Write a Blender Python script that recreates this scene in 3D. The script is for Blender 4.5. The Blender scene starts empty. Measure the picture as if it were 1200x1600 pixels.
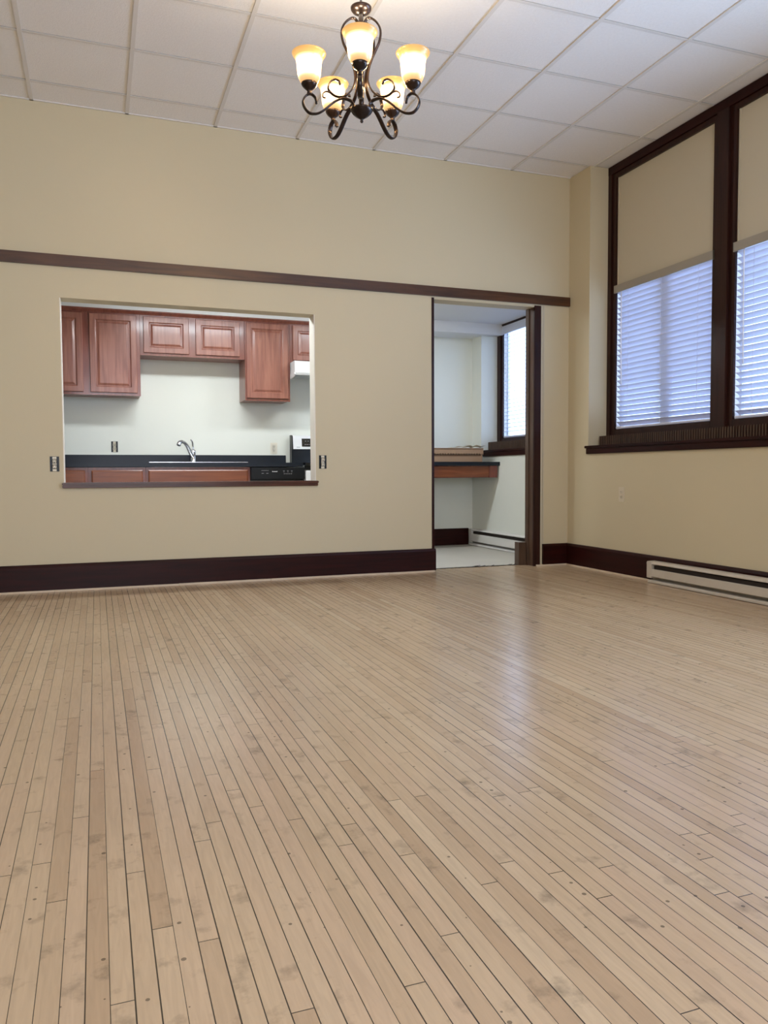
import bpy, bmesh, math, random
from mathutils import Vector, Matrix
random.seed(7)
S = bpy.context.scene
COL = S.collection

# ------------------------------------------------------------------ camera, world, exposure
YAW, PITCH, ROLL, FPX, CAMH = 0.3520, 0.0503, -0.0049, 1220.5, 0.8142
cd = bpy.data.cameras.new('camera'); cam = bpy.data.objects.new('camera', cd); COL.objects.link(cam)
cd.sensor_fit = 'VERTICAL'; cd.sensor_height = 36.0; cd.lens = FPX / 1600 * 36.0
cd.clip_start = 0.05; cd.clip_end = 100
cam.matrix_world = (Matrix.Translation((0, 0, CAMH)) @ Matrix.Rotation(-YAW, 4, 'Z') @
                    Matrix.Rotation(math.pi / 2 - PITCH, 4, 'X') @ Matrix.Rotation(ROLL, 4, 'Z'))
S.camera = cam
S.view_settings.view_transform = 'Standard'; S.view_settings.look = 'None'
S.view_settings.gamma = 1.0; S.view_settings.use_curve_mapping = False
S.view_settings.exposure = 0.0
S.cycles.max_bounces = 10; S.cycles.diffuse_bounces = 6; S.cycles.sample_clamp_indirect = 8.0

W = bpy.data.worlds.new('world'); S.world = W; W.use_nodes = True
W.node_tree.nodes['Background'].inputs[0].default_value = (0.50, 0.66, 1.0, 1)
W.node_tree.nodes['Background'].inputs[1].default_value = 4.6

def area_light(name, loc, direction, sx, sy, power, color):
    l = bpy.data.lights.new(name, 'AREA'); l.shape = 'RECTANGLE'; l.size = sx; l.size_y = sy
    l.energy = power; l.color = color
    o = bpy.data.objects.new(name, l); COL.objects.link(o); o.location = loc
    o.rotation_euler = Vector(direction).to_track_quat('-Z', 'Y').to_euler()
    return o
# added fill lights standing for daylight from unseen windows beside and behind the camera
area_light('side_daylight_fill', (4.20, 2.35, 1.72), (-1, 0, 0.40), 1.05, 1.05, 72, (0.52, 0.70, 1.0))
area_light('side_daylight_fill', (4.20, 1.06, 1.72), (-1, 0, 0.40), 1.05, 1.05, 72, (0.52, 0.70, 1.0))
area_light('rear_daylight_fill', (0.2, -2.42, 1.9), (0, 1, 0.05), 3.4, 1.5, 95, (1.0, 0.95, 0.86))
# fluorescent kitchen ceiling lamp, and a second unseen one added to light the nook
KLY = 6.56
area_light('kitchen_lamp_light', (0.95, KLY, 2.335), (0, 0, -1), 1.15, 0.16, 10, (0.90, 0.97, 1.0))
area_light('nook_fill_light', (2.45, KLY, 2.335), (0, 0, -1), 0.6, 0.16, 4, (0.90, 0.97, 1.0))

# ------------------------------------------------------------------ materials
def mat(name):
    m = bpy.data.materials.new(name); m.use_nodes = True
    return m, m.node_tree.nodes, m.node_tree.links, m.node_tree.nodes['Principled BSDF']
def plain(name, col, rough=0.5, metal=0.0, spec=0.5, var=0.0, scale=6.0, bump=0.0, bscale=80.0, coat=0.0):
    m, n, l, p = mat(name)
    p.inputs['Base Color'].default_value = (*col, 1); p.inputs['Roughness'].default_value = rough
    p.inputs['Metallic'].default_value = metal; p.inputs['Specular IOR Level'].default_value = spec
    p.inputs['Coat Weight'].default_value = coat; p.inputs['Coat Roughness'].default_value = 0.1
    tc = n.new('ShaderNodeTexCoord')
    if var:
        t = n.new('ShaderNodeTexNoise'); t.inputs['Scale'].default_value = scale; t.inputs['Detail'].default_value = 4
        l.new(tc.outputs['Object'], t.inputs['Vector'])
        r = n.new('ShaderNodeMapRange'); r.inputs[3].default_value = 1 - var; r.inputs[4].default_value = 1 + var
        l.new(t.outputs[0], r.inputs[0])
        mx = n.new('ShaderNodeVectorMath'); mx.operation = 'SCALE'; mx.inputs[0].default_value = col
        l.new(r.outputs[0], mx.inputs['Scale']); l.new(mx.outputs[0], p.inputs['Base Color'])
    if bump:
        t2 = n.new('ShaderNodeTexNoise'); t2.inputs['Scale'].default_value = bscale; t2.inputs['Detail'].default_value = 3
        l.new(tc.outputs['Object'], t2.inputs['Vector'])
        b = n.new('ShaderNodeBump'); b.inputs['Strength'].default_value = bump; b.inputs['Distance'].default_value = 0.004
        l.new(t2.outputs[0], b.inputs['Height']); l.new(b.outputs[0], p.inputs['Normal'])
    return m
def wood(name, c1, c2, axis='X', rough=0.35, scale=1.0, coat=0.0, spec=0.5):
    m, n, l, p = mat(name)
    tc = n.new('ShaderNodeTexCoord'); mp = n.new('ShaderNodeMapping')
    s = [14 * scale] * 3; s['XYZ'.index(axis)] = 1.1 * scale; mp.inputs['Scale'].default_value = s
    l.new(tc.outputs['Object'], mp.inputs[0])
    t = n.new('ShaderNodeTexNoise'); t.inputs['Scale'].default_value = 2.2; t.inputs['Detail'].default_value = 7
    t.inputs['Distortion'].default_value = 0.8; l.new(mp.outputs[0], t.inputs['Vector'])
    r = n.new('ShaderNodeValToRGB'); r.color_ramp.elements[0].position = 0.32; r.color_ramp.elements[1].position = 0.68
    r.color_ramp.elements[0].color = (*c1, 1); r.color_ramp.elements[1].color = (*c2, 1)
    l.new(t.outputs[0], r.inputs[0]); l.new(r.outputs[0], p.inputs['Base Color'])
    p.inputs['Roughness'].default_value = rough; p.inputs['Coat Weight'].default_value = coat
    p.inputs['Coat Roughness'].default_value = 0.12; p.inputs['Specular IOR Level'].default_value = spec
    return m

M = {}
M['wall'] = plain('cream_wall_paint', (0.55, 0.475, 0.315), 0.62, var=0.03, scale=1.5, bump=0.06, bscale=120)
M['kwall'] = plain('kitchen_wall_paint', (0.74, 0.76, 0.70), 0.6, var=0.02, scale=1.5, bump=0.05, bscale=120)
M['reveal'] = plain('pale_reveal_plaster', (0.76, 0.72, 0.64), 0.6)
M['ceil'] = plain('ceiling_tile', (0.80, 0.775, 0.745), 0.85, var=0.05, scale=60, bump=0.5, bscale=160)
M['grid'] = plain('ceiling_grid_metal', (0.68, 0.65, 0.61), 0.6)
M['kceil'] = plain('kitchen_ceiling_paint', (0.74, 0.75, 0.76), 0.7)
M['dark'] = wood('dark_mahogany', (0.013, 0.0012, 0.0008), (0.026, 0.003, 0.0018), 'X', 0.38, coat=0.0, spec=0.18)
M['darky'] = wood('dark_mahogany_lengthwise', (0.013, 0.0012, 0.0008), (0.026, 0.003, 0.0018), 'Y', 0.38, coat=0.0, spec=0.18)
M['darkz'] = wood('dark_mahogany_upright', (0.015, 0.004, 0.0028), (0.034, 0.010, 0.006), 'Z', 0.36, coat=0.0, spec=0.25)
M['rail'] = wood('brown_rail_wood', (0.040, 0.013, 0.004), (0.085, 0.031, 0.010), 'X', 0.3, coat=0.15)
M['ledge'] = wood('varnished_ledge_wood', (0.045, 0.011, 0.006), (0.09, 0.026, 0.013), 'X', 0.22, coat=0.4)
M['jamb'] = wood('brown_jamb_wood', (0.050, 0.026, 0.014), (0.090, 0.050, 0.028), 'Z', 0.34, coat=0.1)
M['cherry'] = wood('cherry_cabinet_wood', (0.185, 0.060, 0.042), (0.30, 0.118, 0.080), 'Z', 0.34, coat=0.2)
M['cherryx'] = wood('cherry_wood_crosswise_warm_lit', (0.125, 0.030, 0.010), (0.21, 0.060, 0.021), 'X', 0.36, coat=0.1)  # same cherry, with warm light on the base fronts put into the colour
M['cherryd'] = wood('cherry_frame_wood', (0.13, 0.028, 0.018), (0.20, 0.052, 0.032), 'Z', 0.3, coat=0.35)
M['counter'] = plain('dark_laminate', (0.007, 0.011, 0.019), 0.34, spec=0.3, var=0.35, scale=220)
M['steel'] = plain('brushed_steel', (0.62, 0.63, 0.65), 0.25, metal=1.0)
M['chrome'] = plain('satin_nickel', (0.55, 0.56, 0.58), 0.22, metal=1.0)
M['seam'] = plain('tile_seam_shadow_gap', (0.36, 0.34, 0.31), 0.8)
M['white'] = plain('white_enamel', (0.80, 0.81, 0.82), 0.3)
M['heater'] = plain('ivory_heater_enamel', (0.50, 0.44, 0.355), 0.4, var=0.04, scale=8)
M['kheater'] = plain('white_heater_enamel', (0.70, 0.69, 0.66), 0.4)
M['black'] = plain('black_plastic', (0.005, 0.006, 0.008), 0.32, spec=0.3)
M['slot'] = plain('dark_slot', (0.020, 0.012, 0.008), 0.7)
M['glassblk'] = plain('black_glass', (0.006, 0.007, 0.010), 0.06)
M['grey'] = plain('grey_print', (0.42, 0.43, 0.46), 0.5)
M['white_print'] = plain('white_print', (0.75, 0.76, 0.78), 0.5)
M['ivory'] = plain('ivory_plastic', (0.66, 0.60, 0.46), 0.4)
M['plate'] = plain('white_plate', (0.74, 0.70, 0.60), 0.4)
M['plate_beige'] = plain('beige_plate', (0.60, 0.53, 0.40), 0.4)
M['card'] = plain('brown_cardboard', (0.34, 0.22, 0.14), 0.85, var=0.06, scale=20)
M['cardd'] = plain('corrugated_edge_and_flap_shadow', (0.12, 0.070, 0.042), 0.9)
M['paper'] = plain('crumpled_paper', (0.66, 0.58, 0.46), 0.8, var=0.08, scale=25)
M['bronze'] = plain('oil_rubbed_bronze', (0.022, 0.013, 0.010), 0.27, metal=0.6, spec=0.6, var=0.25, scale=30)
M['vinyl'] = plain('pale_vinyl_floor', (0.56, 0.53, 0.47), 0.4, var=0.08, scale=3.0)
M['shoe'] = plain('bare_pale_wood_strip', (0.62, 0.50, 0.36), 0.6, var=0.15, scale=12)
M['panel'] = plain('cream_window_panel', (0.50, 0.445, 0.325), 0.6, var=0.02, scale=2)
M['valance'] = plain('taupe_valance', (0.30, 0.27, 0.22), 0.5)
M['brick'] = plain('outside_ground', (0.3, 0.33, 0.28), 0.9)

def slat_material():
    m, n, l, p = mat('blind_slat_white'); out = n['Material Output']
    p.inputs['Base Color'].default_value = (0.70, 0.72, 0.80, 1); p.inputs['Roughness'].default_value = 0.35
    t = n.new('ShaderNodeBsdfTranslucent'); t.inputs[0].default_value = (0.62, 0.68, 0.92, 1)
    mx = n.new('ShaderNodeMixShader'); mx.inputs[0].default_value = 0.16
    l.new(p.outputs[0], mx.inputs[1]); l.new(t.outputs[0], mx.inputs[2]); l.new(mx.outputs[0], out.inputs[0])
    return m
M['slat'] = slat_material()
def glass_material():
    m, n, l, p = mat('window_glass'); out = n['Material Output']
    tr = n.new('ShaderNodeBsdfTransparent'); tr.inputs[0].default_value = (0.93, 0.96, 0.97, 1)
    g = n.new('ShaderNodeBsdfGlossy'); g.inputs['Roughness'].default_value = 0.03
    mx = n.new('ShaderNodeMixShader'); mx.inputs[0].default_value = 0.06
    l.new(tr.outputs[0], mx.inputs[1]); l.new(g.outputs[0], mx.inputs[2])
    l.new(mx.outputs[0], out.inputs[0]); return m
M['glass'] = glass_material()
def shade_material():
    m, n, l, p = mat('amber_alabaster_glass'); out = n['Material Output']
    tc = n.new('ShaderNodeTexCoord'); sp = n.new('ShaderNodeSeparateXYZ'); l.new(tc.outputs['Generated'], sp.inputs[0])
    def ramp(stops):
        r = n.new('ShaderNodeValToRGB'); cr = r.color_ramp
        while len(cr.elements) < len(stops): cr.elements.new(0.5)
        for e, (q, c) in zip(cr.elements, stops): e.position = q; e.color = (*c, 1) if isinstance(c, tuple) else (c, c, c, 1)
        l.new(sp.outputs[2], r.inputs[0]); return r.outputs[0]
    col = ramp([(0.0, (0.90, 0.50, 0.20)), (0.14, (1.0, 0.66, 0.34)), (0.30, (1.0, 0.86, 0.62)), (0.70, (1.0, 0.88, 0.64)), (0.84, (1.0, 0.60, 0.20)), (1.0, (0.95, 0.52, 0.17))])
    painted_glow = ramp([(0.0, 0.16), (0.16, 0.22), (0.34, 0.95), (0.68, 1.0), (0.84, 0.22), (1.0, 0.15)])  # bulb glow painted as emission, strong in the body, weak at base and lip
    clear = ramp([(0.0, 0.04), (0.2, 0.12), (0.35, 0.6), (0.70, 0.6), (0.84, 0.03), (1.0, 0.0)])
    e = n.new('ShaderNodeEmission'); l.new(col, e.inputs[0])
    st = n.new('ShaderNodeMath'); st.operation = 'MULTIPLY'; st.inputs[1].default_value = 4.6; l.new(painted_glow, st.inputs[0]); l.new(st.outputs[0], e.inputs[1])
    p.inputs['Base Color'].default_value = (0.20, 0.10, 0.03, 1); p.inputs['Roughness'].default_value = 0.3
    ad = n.new('ShaderNodeAddShader'); l.new(p.outputs[0], ad.inputs[0]); l.new(e.outputs[0], ad.inputs[1])
    tr = n.new('ShaderNodeBsdfTransparent'); tr.inputs[0].default_value = (1.0, 0.86, 0.66, 1)
    mx = n.new('ShaderNodeMixShader'); l.new(clear, mx.inputs[0]); l.new(ad.outputs[0], mx.inputs[1]); l.new(tr.outputs[0], mx.inputs[2])
    l.new(mx.outputs[0], out.inputs[0]); return m
M['shade'] = shade_material()
def emit_material(name, col, s):
    m, n, l, p = mat(name); e = n.new('ShaderNodeEmission'); e.inputs[0].default_value = (*col, 1); e.inputs[1].default_value = s
    l.new(e.outputs[0], n['Material Output'].inputs[0]); return m
M['bulb'] = emit_material('lit_bulb', (1.0, 0.85, 0.6), 12)
M['tube'] = emit_material('lit_diffuser', (0.90, 0.96, 1.0), 34)

BW = 0.0365; BX0 = -0.0345
def floor_material():
    m, n, l, p = mat('maple_strip_floor')
    def math_(op, a, b=None, c=None):
        q = n.new('ShaderNodeMath'); q.operation = op
        for i, v in enumerate((a, b, c)):
            if v is None: continue
            if isinstance(v, (int, float)): q.inputs[i].default_value = v
            else: l.new(v, q.inputs[i])
        return q.outputs[0]
    tc = n.new('ShaderNodeTexCoord'); sep = n.new('ShaderNodeSeparateXYZ'); l.new(tc.outputs['Object'], sep.inputs[0])
    X, Y = sep.outputs[0], sep.outputs[1]
    u = math_('DIVIDE', math_('SUBTRACT', X, BX0), BW)
    row = math_('FLOOR', u); fu = math_('SUBTRACT', u, row)
    wn = n.new('ShaderNodeTexWhiteNoise'); wn.noise_dimensions = '1D'; l.new(row, wn.inputs['W'])
    rnd = wn.outputs['Value']
    wn2 = n.new('ShaderNodeTexWhiteNoise'); wn2.noise_dimensions = '1D'; l.new(math_('ADD', row, 57.3), wn2.inputs['W'])
    L = math_('MULTIPLY_ADD', wn2.outputs['Value'], 1.0, 0.9)
    v = math_('ADD', math_('DIVIDE', Y, L), math_('MULTIPLY', rnd, 9.0))
    seg = math_('FLOOR', v); fv = math_('SUBTRACT', v, seg)
    cx = n.new('ShaderNodeCombineXYZ'); l.new(row, cx.inputs[0]); l.new(seg, cx.inputs[1])
    wb = n.new('ShaderNodeTexWhiteNoise'); wb.noise_dimensions = '2D'; l.new(cx.outputs[0], wb.inputs['Vector'])
    # per-board colour
    ramp = n.new('ShaderNodeValToRGB'); cr = ramp.color_ramp; cr.interpolation = 'LINEAR'
    cols = [(0.0, (0.445, 0.305, 0.184)), (0.10, (0.465, 0.325, 0.200)), (0.4, (0.505, 0.362, 0.225)), (0.7, (0.525, 0.380, 0.240)), (0.88, (0.510, 0.358, 0.228)), (1.0, (0.55, 0.41, 0.262))]
    while len(cr.elements) < len(cols): cr.elements.new(0.5)
    for e, (ps, c) in zip(cr.elements, cols): e.position = ps; e.color = (*c, 1)
    l.new(wb.outputs['Value'], ramp.inputs[0])
    # grain, stretched along the boards
    off = n.new('ShaderNodeVectorMath'); off.operation = 'MULTIPLY_ADD'; l.new(wb.outputs['Color'], off.inputs[0]); off.inputs[1].default_value = (5, 5, 5)
    l.new(tc.outputs['Object'], off.inputs[2])
    mp = n.new('ShaderNodeMapping'); mp.inputs['Scale'].default_value = (60, 5, 1); l.new(off.outputs[0], mp.inputs[0])
    gr = n.new('ShaderNodeTexNoise'); gr.inputs['Scale'].default_value = 1.6; gr.inputs['Detail'].default_value = 6; gr.inputs['Distortion'].default_value = 1.2
    l.new(mp.outputs[0], gr.inputs['Vector'])
    g1 = n.new('ShaderNodeMapRange'); g1.inputs[1].default_value = 0.3; g1.inputs[2].default_value = 0.7; g1.inputs[3].default_value = 0.93; g1.inputs[4].default_value = 1.05
    l.new(gr.outputs[0], g1.inputs[0])
    # smudges and worn grey mottling
    sm = n.new('ShaderNodeTexNoise'); sm.inputs['Scale'].default_value = 11; sm.inputs['Detail'].default_value = 7; sm.inputs['Roughness'].default_value = 0.62; l.new(off.outputs[0], sm.inputs['Vector'])
    s1 = n.new('ShaderNodeMapRange'); s1.inputs[1].default_value = 0.57; s1.inputs[2].default_value = 0.76; s1.inputs[3].default_value = 1.0; s1.inputs[4].default_value = 0.50
    l.new(sm.outputs[0], s1.inputs[0])
    big = n.new('ShaderNodeTexNoise'); big.inputs['Scale'].default_value = 1.1; big.inputs['Detail'].default_value = 3; l.new(tc.outputs['Object'], big.inputs['Vector'])
    b1 = n.new('ShaderNodeMapRange'); b1.inputs[1].default_value = 0.3; b1.inputs[2].default_value = 0.7; b1.inputs[3].default_value = 0.93; b1.inputs[4].default_value = 1.07
    l.new(big.outputs[0], b1.inputs[0])
    # nail holes and dark knots
    vo = n.new('ShaderNodeTexVoronoi'); vo.voronoi_dimensions = '2D'; vo.inputs['Scale'].default_value = 16; l.new(tc.outputs['Object'], vo.inputs['Vector'])
    sepc = n.new('ShaderNodeSeparateColor'); l.new(vo.outputs['Color'], sepc.inputs[0])
    rad = math_('MULTIPLY', math_('GREATER_THAN', sepc.outputs[0], 0.84), math_('MULTIPLY_ADD', sepc.outputs[1], 0.05, 0.025))
    hole = math_('MULTIPLY', math_('LESS_THAN', vo.outputs['Distance'], rad), 0.62)
    # gaps
    ew = math_('MULTIPLY', math_('MINIMUM', fu, math_('SUBTRACT', 1.0, fu)), BW)
    gn = n.new('ShaderNodeTexWhiteNoise'); gn.noise_dimensions = '1D'
    l.new(math_('ROUND', u), gn.inputs['W'])
    gapw = math_('MULTIPLY_ADD', gn.outputs['Value'], 0.0008, 0.00055)
    gap1 = math_('LESS_THAN', ew, gapw)
    ev = math_('MULTIPLY', math_('MINIMUM', fv, math_('SUBTRACT', 1.0, fv)), L)
    gap2 = math_('LESS_THAN', ev, 0.0010)
    gap = math_('MAXIMUM', gap1, gap2)
    f = math_('MULTIPLY', math_('MULTIPLY', g1.outputs[0], s1.outputs[0]), b1.outputs[0])
    f = math_('MULTIPLY', f, math_('SUBTRACT', 1.0, hole))
    f = math_('MULTIPLY', f, math_('SUBTRACT', 1.0, math_('MULTIPLY', gap, 0.92)))
    sc = n.new('ShaderNodeVectorMath'); sc.operation = 'SCALE'; l.new(ramp.outputs[0], sc.inputs[0]); l.new(f, sc.inputs['Scale'])
    l.new(sc.outputs[0], p.inputs['Base Color'])
    rr = n.new('ShaderNodeMapRange'); rr.inputs[3].default_value = 0.17; rr.inputs[4].default_value = 0.30
    l.new(sm.outputs[0], rr.inputs[0]); l.new(rr.outputs[0], p.inputs['Roughness'])
    p.inputs['Specular IOR Level'].default_value = 0.7
    # slight cupping of each board plus the gap groove
    cup = math_('MULTIPLY', math_('POWER', math_('ABSOLUTE', math_('SUBTRACT', fu, 0.5)), 3.0), -1.2)
    h = math_('SUBTRACT', cup, math_('MULTIPLY', gap, 0.5))
    h = math_('ADD', h, math_('MULTIPLY', wb.outputs['Value'], 0.15))
    bp = n.new('ShaderNodeBump'); bp.inputs['Strength'].default_value = 0.25; bp.inputs['Distance'].default_value = 0.002
    l.new(h, bp.inputs['Height']); l.new(bp.outputs[0], p.inputs['Normal'])
    return m
M['floor'] = floor_material()

# ------------------------------------------------------------------ mesh helpers
def BM(): return bmesh.new()
def bx(bm, x0, x1, y0, y1, z0, z1, bev=0.0, seg=2):
    b2 = bmesh.new()
    bmesh.ops.create_cube(b2, size=1.0)
    for v in b2.verts:
        v.co = Vector(((x0 + x1) / 2 + v.co.x * (x1 - x0), (y0 + y1) / 2 + v.co.y * (y1 - y0), (z0 + z1) / 2 + v.co.z * (z1 - z0)))
    if bev: bmesh.ops.bevel(b2, geom=b2.edges[:], offset=bev, segments=seg, affect='EDGES', clamp_overlap=True)
    me = bpy.data.meshes.new('tmp'); b2.to_mesh(me); b2.free(); bm.from_mesh(me); bpy.data.meshes.remove(me)
def lathe(bm, cx, cy, prof, seg=32, cap=False):
    rings = []
    for r, z in prof:
        rings.append([bm.verts.new((cx + r * math.cos(2 * math.pi * k / seg), cy + r * math.sin(2 * math.pi * k / seg), z)) for k in range(seg)])
    for a, b in zip(rings, rings[1:]):
        for k in range(seg): bm.faces.new((a[k], a[(k + 1) % seg], b[(k + 1) % seg], b[k]))
    if cap:
        bm.faces.new(rings[0][::-1]); bm.faces.new(rings[-1])
def catmull(pts, n=6):
    P = [Vector(p) for p in pts]; P = [2 * P[0] - P[1]] + P + [2 * P[-1] - P[-2]]; out = []
    for i in range(1, len(P) - 2):
        for k in range(n):
            t = k / n; a, b, c, d = P[i - 1:i + 3]
            out.append(0.5 * ((2 * b) + (-a + c) * t + (2 * a - 5 * b + 4 * c - d) * t * t + (-a + 3 * b - 3 * c + d) * t ** 3))
    out.append(P[-2]); return out
def tube(bm, pts, r, seg=10, r2=None, side=None, smooth=6):
    """sweep an ellipse r x r2 along pts; side = direction of the r2 axis"""
    P = catmull(pts, smooth) if smooth else [Vector(p) for p in pts]; rings = []
    N = len(P)
    for i, p in enumerate(P):
        t = (P[min(i + 1, N - 1)] - P[max(i - 1, 0)]).normalized()
        s = Vector(side) if side is not None else (Vector((0, 0, 1)) if abs(t.z) < 0.9 else Vector((1, 0, 0)))
        a = (s - t * s.dot(t)).normalized(); b = t.cross(a)
        rr = r[0] + (r[1] - r[0]) * i / (N - 1) if isinstance(r, tuple) else r
        ra = (r2 if r2 else rr)
        rings.append([bm.verts.new(p + a * ra * math.cos(2 * math.pi * k / seg) + b * rr * math.sin(2 * math.pi * k / seg)) for k in range(seg)])
    for a, b in zip(rings, rings[1:]):
        for k in range(seg): bm.faces.new((a[k], a[(k + 1) % seg], b[(k + 1) % seg], b[k]))
    bm.faces.new(rings[0][::-1]); bm.faces.new(rings[-1])
def prism_y(bm, prof, y0, y1):
    """extrude an (x,z) outline along Y"""
    a = [bm.verts.new((x, y0, z)) for x, z in prof]; b = [bm.verts.new((x, y1, z)) for x, z in prof]
    k = len(prof)
    for i in range(k): bm.faces.new((a[i], a[(i + 1) % k], b[(i + 1) % k], b[i]))
    bm.faces.new(a[::-1]); bm.faces.new(b)
def prism_x(bm, prof, x0, x1):
    a = [bm.verts.new((x0, y, z)) for y, z in prof]; b = [bm.verts.new((x1, y, z)) for y, z in prof]
    k = len(prof)
    for i in range(k): bm.faces.new((a[i], a[(i + 1) % k], b[(i + 1) % k], b[i]))
    bm.faces.new(a[::-1]); bm.faces.new(b)
def obj(name, bm, m, parent=None, smooth=False):
    bmesh.ops.recalc_face_normals(bm, faces=bm.faces[:])
    me = bpy.data.meshes.new(name); bm.to_mesh(me); bm.free()
    o = bpy.data.objects.new(name, me); COL.objects.link(o)
    me.materials.append(M[m] if isinstance(m, str) else m)
    if parent is not None:
        off = Vector(parent['base']); me.transform(Matrix.Translation(-off)); o.parent = parent
        o['base'] = tuple(off)
    else: o['base'] = (0.0, 0.0, 0.0)
    if smooth:
        for p in me.polygons: p.use_smooth = True
    return o
def sub(name, bm, m, part, smooth=False): return obj(name, bm, m, part, smooth)
def box(name, x0, x1, y0, y1, z0, z1, m, parent=None, bev=0.0):
    bm = BM(); bx(bm, x0, x1, y0, y1, z0, z1, bev); return obj(name, bm, m, parent)
def thing(name, label, cat, loc, group=None):
    o = bpy.data.objects.new(name, None); COL.objects.link(o); o.location = loc; o['base'] = tuple(loc)
    o.empty_display_size = 0.05
    o['label'] = label; o['category'] = cat
    if group: o['group'] = group
    return o
def structure(o): o['kind'] = 'structure'; return o
def sthing(name, loc):
    o = bpy.data.objects.new(name, None); COL.objects.link(o); o.location = loc; o['base'] = tuple(loc); o['kind'] = 'structure'; return o

# ------------------------------------------------------------------ dimensions
D, T = 5.870, 0.14                    # partition wall front face and thickness
R = 3.872; H = 3.330; XL = -3.0; YF = -2.6
OX0, OX1, OZ0, OZ1 = -0.214, 1.597, 0.745, 2.028      # pass-through
DX0, DX1, DZ1 = 2.590, 3.530, 2.228                   # doorway
KR, KFY, KZ, KXL = 3.985, 7.950, 2.420, -1.4          # kitchen
RX = 4.060; PY = 5.570; SILLZ = 1.030                 # window recess

# ------------------------------------------------------------------ room shell
b = BM(); bx(b, XL, R, YF, D + T, -0.05, 0.0); structure(obj('floor', b, 'floor'))
b = BM(); bx(b, KXL, 4.3, D + T, KFY + 0.1, -0.05, 0.0); structure(obj('floor_kitchen', b, 'vinyl'))
b = BM()
for x0, x1, z0, z1 in [(XL - 0.1, OX0, 0, H), (OX0, OX1, 0, OZ0), (OX0, OX1, OZ1, H), (OX1, DX0, 0, H), (DX0, DX1 + 0.013, DZ1, H), (DX1 + 0.013, 4.15, 0, H)]:
    bx(b, x0, x1, D, D + T, z0, z1)
structure(obj('wall_back', b, 'wall'))
b = BM(); bx(b, R, 4.15, YF, D, 0, SILLZ - 0.005); bx(b, R, 4.15, PY, D, SILLZ - 0.005, H); bx(b, R, 4.15, YF, 0.43, SILLZ - 0.005, H)
bx(b, 4.10, 4.15, 0.43, PY, 2.40, H)
structure(obj('wall_right', b, 'wall'))
structure(box('wall_left', XL - 0.1, XL, YF, D, 0, H, 'wall'))
b = BM()
bx(b, XL, 4.15, YF - 0.1, YF, 0, 1.1); bx(b, XL, 4.15, YF - 0.1, YF, 2.7, H); bx(b, XL, -1.6, YF - 0.1, YF, 1.1, 2.7); bx(b, 2.0, 4.15, YF - 0.1, YF, 1.1, 2.7)
structure(obj('wall_front', b, 'wall'))
# ceiling tiles on a grid
TX0, TSX = -0.356, 0.61; TY0, TSY = D - 0.276, 0.600
b = BM(); bx(b, XL, 4.15, YF, D + T, H + 0.004, H + 0.05); ceil = structure(obj('ceiling', b, 'ceil'))
b = BM(); i = -5
while TX0 + i * TSX < RX:
    x = TX0 + i * TSX
    if x > XL: bx(b, x - 0.012, x + 0.012, YF, D, H - 0.004, H + 0.003)
    i += 1
j = 0
while TY0 - j * TSY > YF:
    y = TY0 - j * TSY; bx(b, XL, RX, y - 0.011, y + 0.011, H - 0.001, H + 0.003); j += 1
bx(b, XL, RX, D - 0.014, D, H - 0.004, H + 0.003)
obj('ceiling_grid', b, 'grid', ceil)
# dark seams beside the cross bars
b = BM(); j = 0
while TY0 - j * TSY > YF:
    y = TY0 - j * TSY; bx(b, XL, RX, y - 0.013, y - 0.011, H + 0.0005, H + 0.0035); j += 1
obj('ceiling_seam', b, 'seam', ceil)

# kitchen shell
structure(box('wall_kitchen_back', KXL, 4.29, KFY, KFY + 0.1, 0, KZ + 0.1, 'kwall'))
structure(box('wall_kitchen_left', KXL - 0.1, KXL, D + T, KFY, 0, KZ + 0.1, 'kwall'))
RET = 7.732; KWX = 4.200
b = BM(); bx(b, KR, 4.29, D + T, KFY, 0, 1.0); bx(b, KR, 4.29, RET, KFY, 1.0, KZ + 0.1); bx(b, KR, 4.29, D + T, 6.45, 1.0, KZ + 0.1); bx(b, KWX - 0.012, 4.29, 6.45, RET, 2.414, KZ + 0.1)
structure(obj('wall_kitchen_right', b, 'kwall'))
structure(box('ceiling_kitchen', KXL, 4.29, D + T, KFY, KZ, KZ + 0.05, 'kceil'))
structure(box('trim_soffit', KXL, 4.20, 7.628, KFY, 2.305, KZ, 'kceil'))
b = BM(); bx(b, XL, 4.3, D + T, KFY + 0.1, KZ + 0.1, KZ + 0.15)
structure(obj('wall_kitchen_top', b, 'kwall'))

# pass-through: pale lining and dark ledge
b = BM(); bx(b, OX1 - 0.006, OX1, D + 0.002, D + T, OZ0, OZ1); bx(b, OX0, OX0 + 0.006, D + 0.002, D + T, OZ0, OZ1)
structure(obj('trim_pass_through_lining', b, 'reveal'))
b = BM(); bx(b, OX0 - 0.012, OX1 + 0.014, D - 0.032, D + T + 0.02, OZ0 - 0.008, OZ0 + 0.010, 0.004)
bx(b, OX0 - 0.010, OX1 + 0.010, D - 0.024, D, OZ0 - 0.028, OZ0 - 0.008, 0.003)
structure(obj('trim_pass_through_ledge', b, 'ledge'))
# picture rail
b = BM(); bx(b, XL, R, D - 0.022, D, 2.238, 2.316, 0.003); structure(obj('trim_picture_rail', b, 'rail'))
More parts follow.
